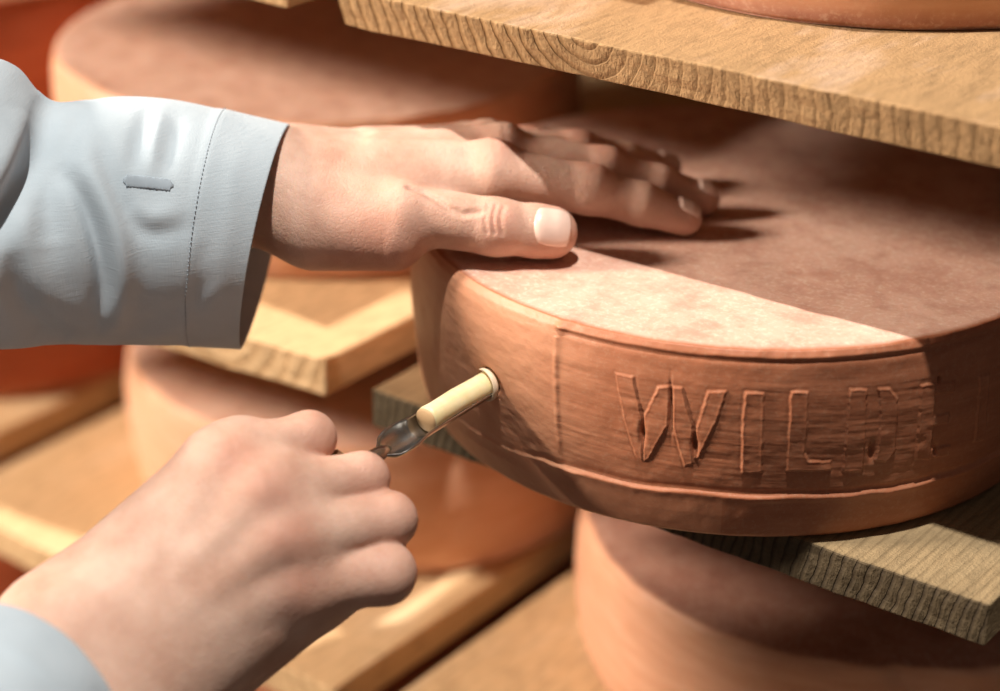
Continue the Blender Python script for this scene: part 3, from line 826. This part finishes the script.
    for j in range(0, m, 1):
        a = Rg2[row, j] + nn[row, j] * .0003; b_ = Rg2[row, (j + 1) % m] + nn[row, j] * .0003
        d_ = b_ - a; x_ = unit(np.cross(nn[row, j], d_)) * .00014
        k0 = len(sv); sv += [a + d_ * .12 - x_, a + d_ * .12 + x_, a + d_ * .72 + x_, a + d_ * .72 - x_]; sf.append((k0, k0 + 1, k0 + 2, k0 + 3))
        sv += [p_ + nn[row, j] * .0003 for p_ in sv[k0:k0 + 4]]
        sf += [(k0 + 4, k0 + 5, k0 + 6, k0 + 7), (k0, k0 + 1, k0 + 5, k0 + 4), (k0 + 2, k0 + 3, k0 + 7, k0 + 6)]
    mesh_obj('hem_stitching', sv, sf, M_THREAD, o)
    # button hole: worked bar of thread lying on the cloth
    def surf(px, py):
        d = np.linalg.norm(proj(Rg2) - np.array([px, py]), axis=-1) + 1e3 * (~front); i, j = np.unravel_index(np.argmin(d), d.shape); return Rg2[i, j], nn[i, j]
    a, na = surf(124, 180); b_, nb = surf(172, 187); rings = []
    for t in np.linspace(0, 1, 40):
        q_, nq = surf(124 + 48 * t, 180 + 7 * t); q_ = lerp(a, b_, t) * .35 + q_ * .65
        ax_, u_, w_ = frame(b_ - a, nq); wob_ = .0026 * (1 + .10 * math.sin(t * 95)) * (min(1, t * 14 + .25) * min(1, (1 - t) * 14 + .25))
        rings.append([q_ + u_ * (.0005 * math.cos(x) + .0001) + w_ * wob_ * math.sin(x) for x in np.linspace(0, 2 * np.pi, 14, endpoint=False)])
    v, f = loft(rings, True, True, True); mesh_obj('buttonhole', v, f, M_THREAD, o)
sleeve_left()
def sleeve_right():
    c0 = P(14, 712, .800); c1 = P(-160, 900, .70); m = 110; rings = []
    sh = np.array([-.33, -.60, .27])  # shoulder of an unseen upper arm, added to shade the fist
    path = catmull([c0, lerp(c0, c1, .5), c1, lerp(c1, sh, .12) + np.array([-.01, -.02, -.005]), lerp(c1, sh, .5), sh], 170)
    tang = np.gradient(path, axis=0); ref = -FWD
    for i, c_ in enumerate(path):
        ax_, u_, w_ = frame(tang[i], ref); ref = u_; t = i / 169.
        r = .0455 + .018 * min(1, t * 1.6)
        rings.append([c_ + r * (u_ * math.cos(a) + w_ * math.sin(a)) for a in np.linspace(0, 2 * np.pi, m, endpoint=False)])
    Rg = np.array(rings); ctr = Rg.mean(1, keepdims=True); nn = Rg - ctr; nn /= np.linalg.norm(nn, axis=-1, keepdims=True)
    h = .0016 * fbm(Rg * 24 + 5, 3)
    s = np.concatenate([[0], np.linalg.norm(np.diff(path, axis=0), axis=1).cumsum()])
    h += (.0007 / (1 + np.exp((s - .0285) / .0006)))[:, None] - (.0003 * np.exp(-((s - .0270) / .0007) ** 2))[:, None]
    v, f = loft(Rg + nn * h[..., None], True, False, True)
    f = outward(f, Rg)
    o = mesh_obj('sleeve', v, f, M_SHIRT, person); o['label'] = 'edge of the other cuff in the lower left corner'
    md = o.modifiers.new('thickness', 'SOLIDIFY'); md.thickness = .0012; md.offset = -1
sleeve_right()

# ---------------------------------------------------------------- light
def sun(name, travel, strength, col, angle):
    l = bpy.data.lights.new(name, 'SUN'); l.energy = strength; l.color = col; l.angle = math.radians(angle)
    o = bpy.data.objects.new(name, l); COL.objects.link(o)
    o.rotation_euler = Vector(travel).to_track_quat('-Z', 'Y').to_euler(); o.location = (0, -1, 2); return o
KEY = (-.05, .172, -1)
sun('sunlight', KEY, 4.3, (1.0, .94, .87), 1.2)
def area(name, target, travel, dist, size, watts, col):
    l = bpy.data.lights.new(name, 'AREA'); l.shape = 'DISK'; l.size = size; l.energy = watts; l.color = col
    o = bpy.data.objects.new(name, l); COL.objects.link(o)
    d = Vector(travel).normalized(); o.location = Vector(target) - d * dist; o.rotation_euler = d.to_track_quat('-Z', 'Y').to_euler(); return o
area('window_light', (-.1, 0, 0), (.640, .618, -.445), 3.0, .50, 170, (1.0, .86, .73))
wd = bpy.data.worlds.new('world'); S.world = wd; wd.use_nodes = True
wd.node_tree.nodes['Background'].inputs[0].default_value = (1.0, .79, .68, 1); wd.node_tree.nodes['Background'].inputs[1].default_value = .105

# ---------------------------------------------------------------- camera
cd = bpy.data.cameras.new('camera'); cam = bpy.data.objects.new('camera', cd); COL.objects.link(cam)
Mx = Matrix.Identity(4)
for i in range(3):
    Mx[i][0], Mx[i][1], Mx[i][2], Mx[i][3] = RIGHT[i], UP[i], -FWD[i], CAM[i]
cam.matrix_world = Mx
cd.sensor_width = 36; cd.sensor_fit = 'HORIZONTAL'; cd.lens = FPX * 36 / 1000
cd.clip_start = .02; cd.clip_end = 50
cd.dof.use_dof = True; cd.dof.focus_distance = .890; cd.dof.aperture_fstop = 3.4
S.camera = cam
S.view_settings.view_transform = 'Standard'; S.view_settings.look = 'None'; S.view_settings.gamma = 1; S.view_settings.exposure = 0
S.view_settings.use_curve_mapping = False
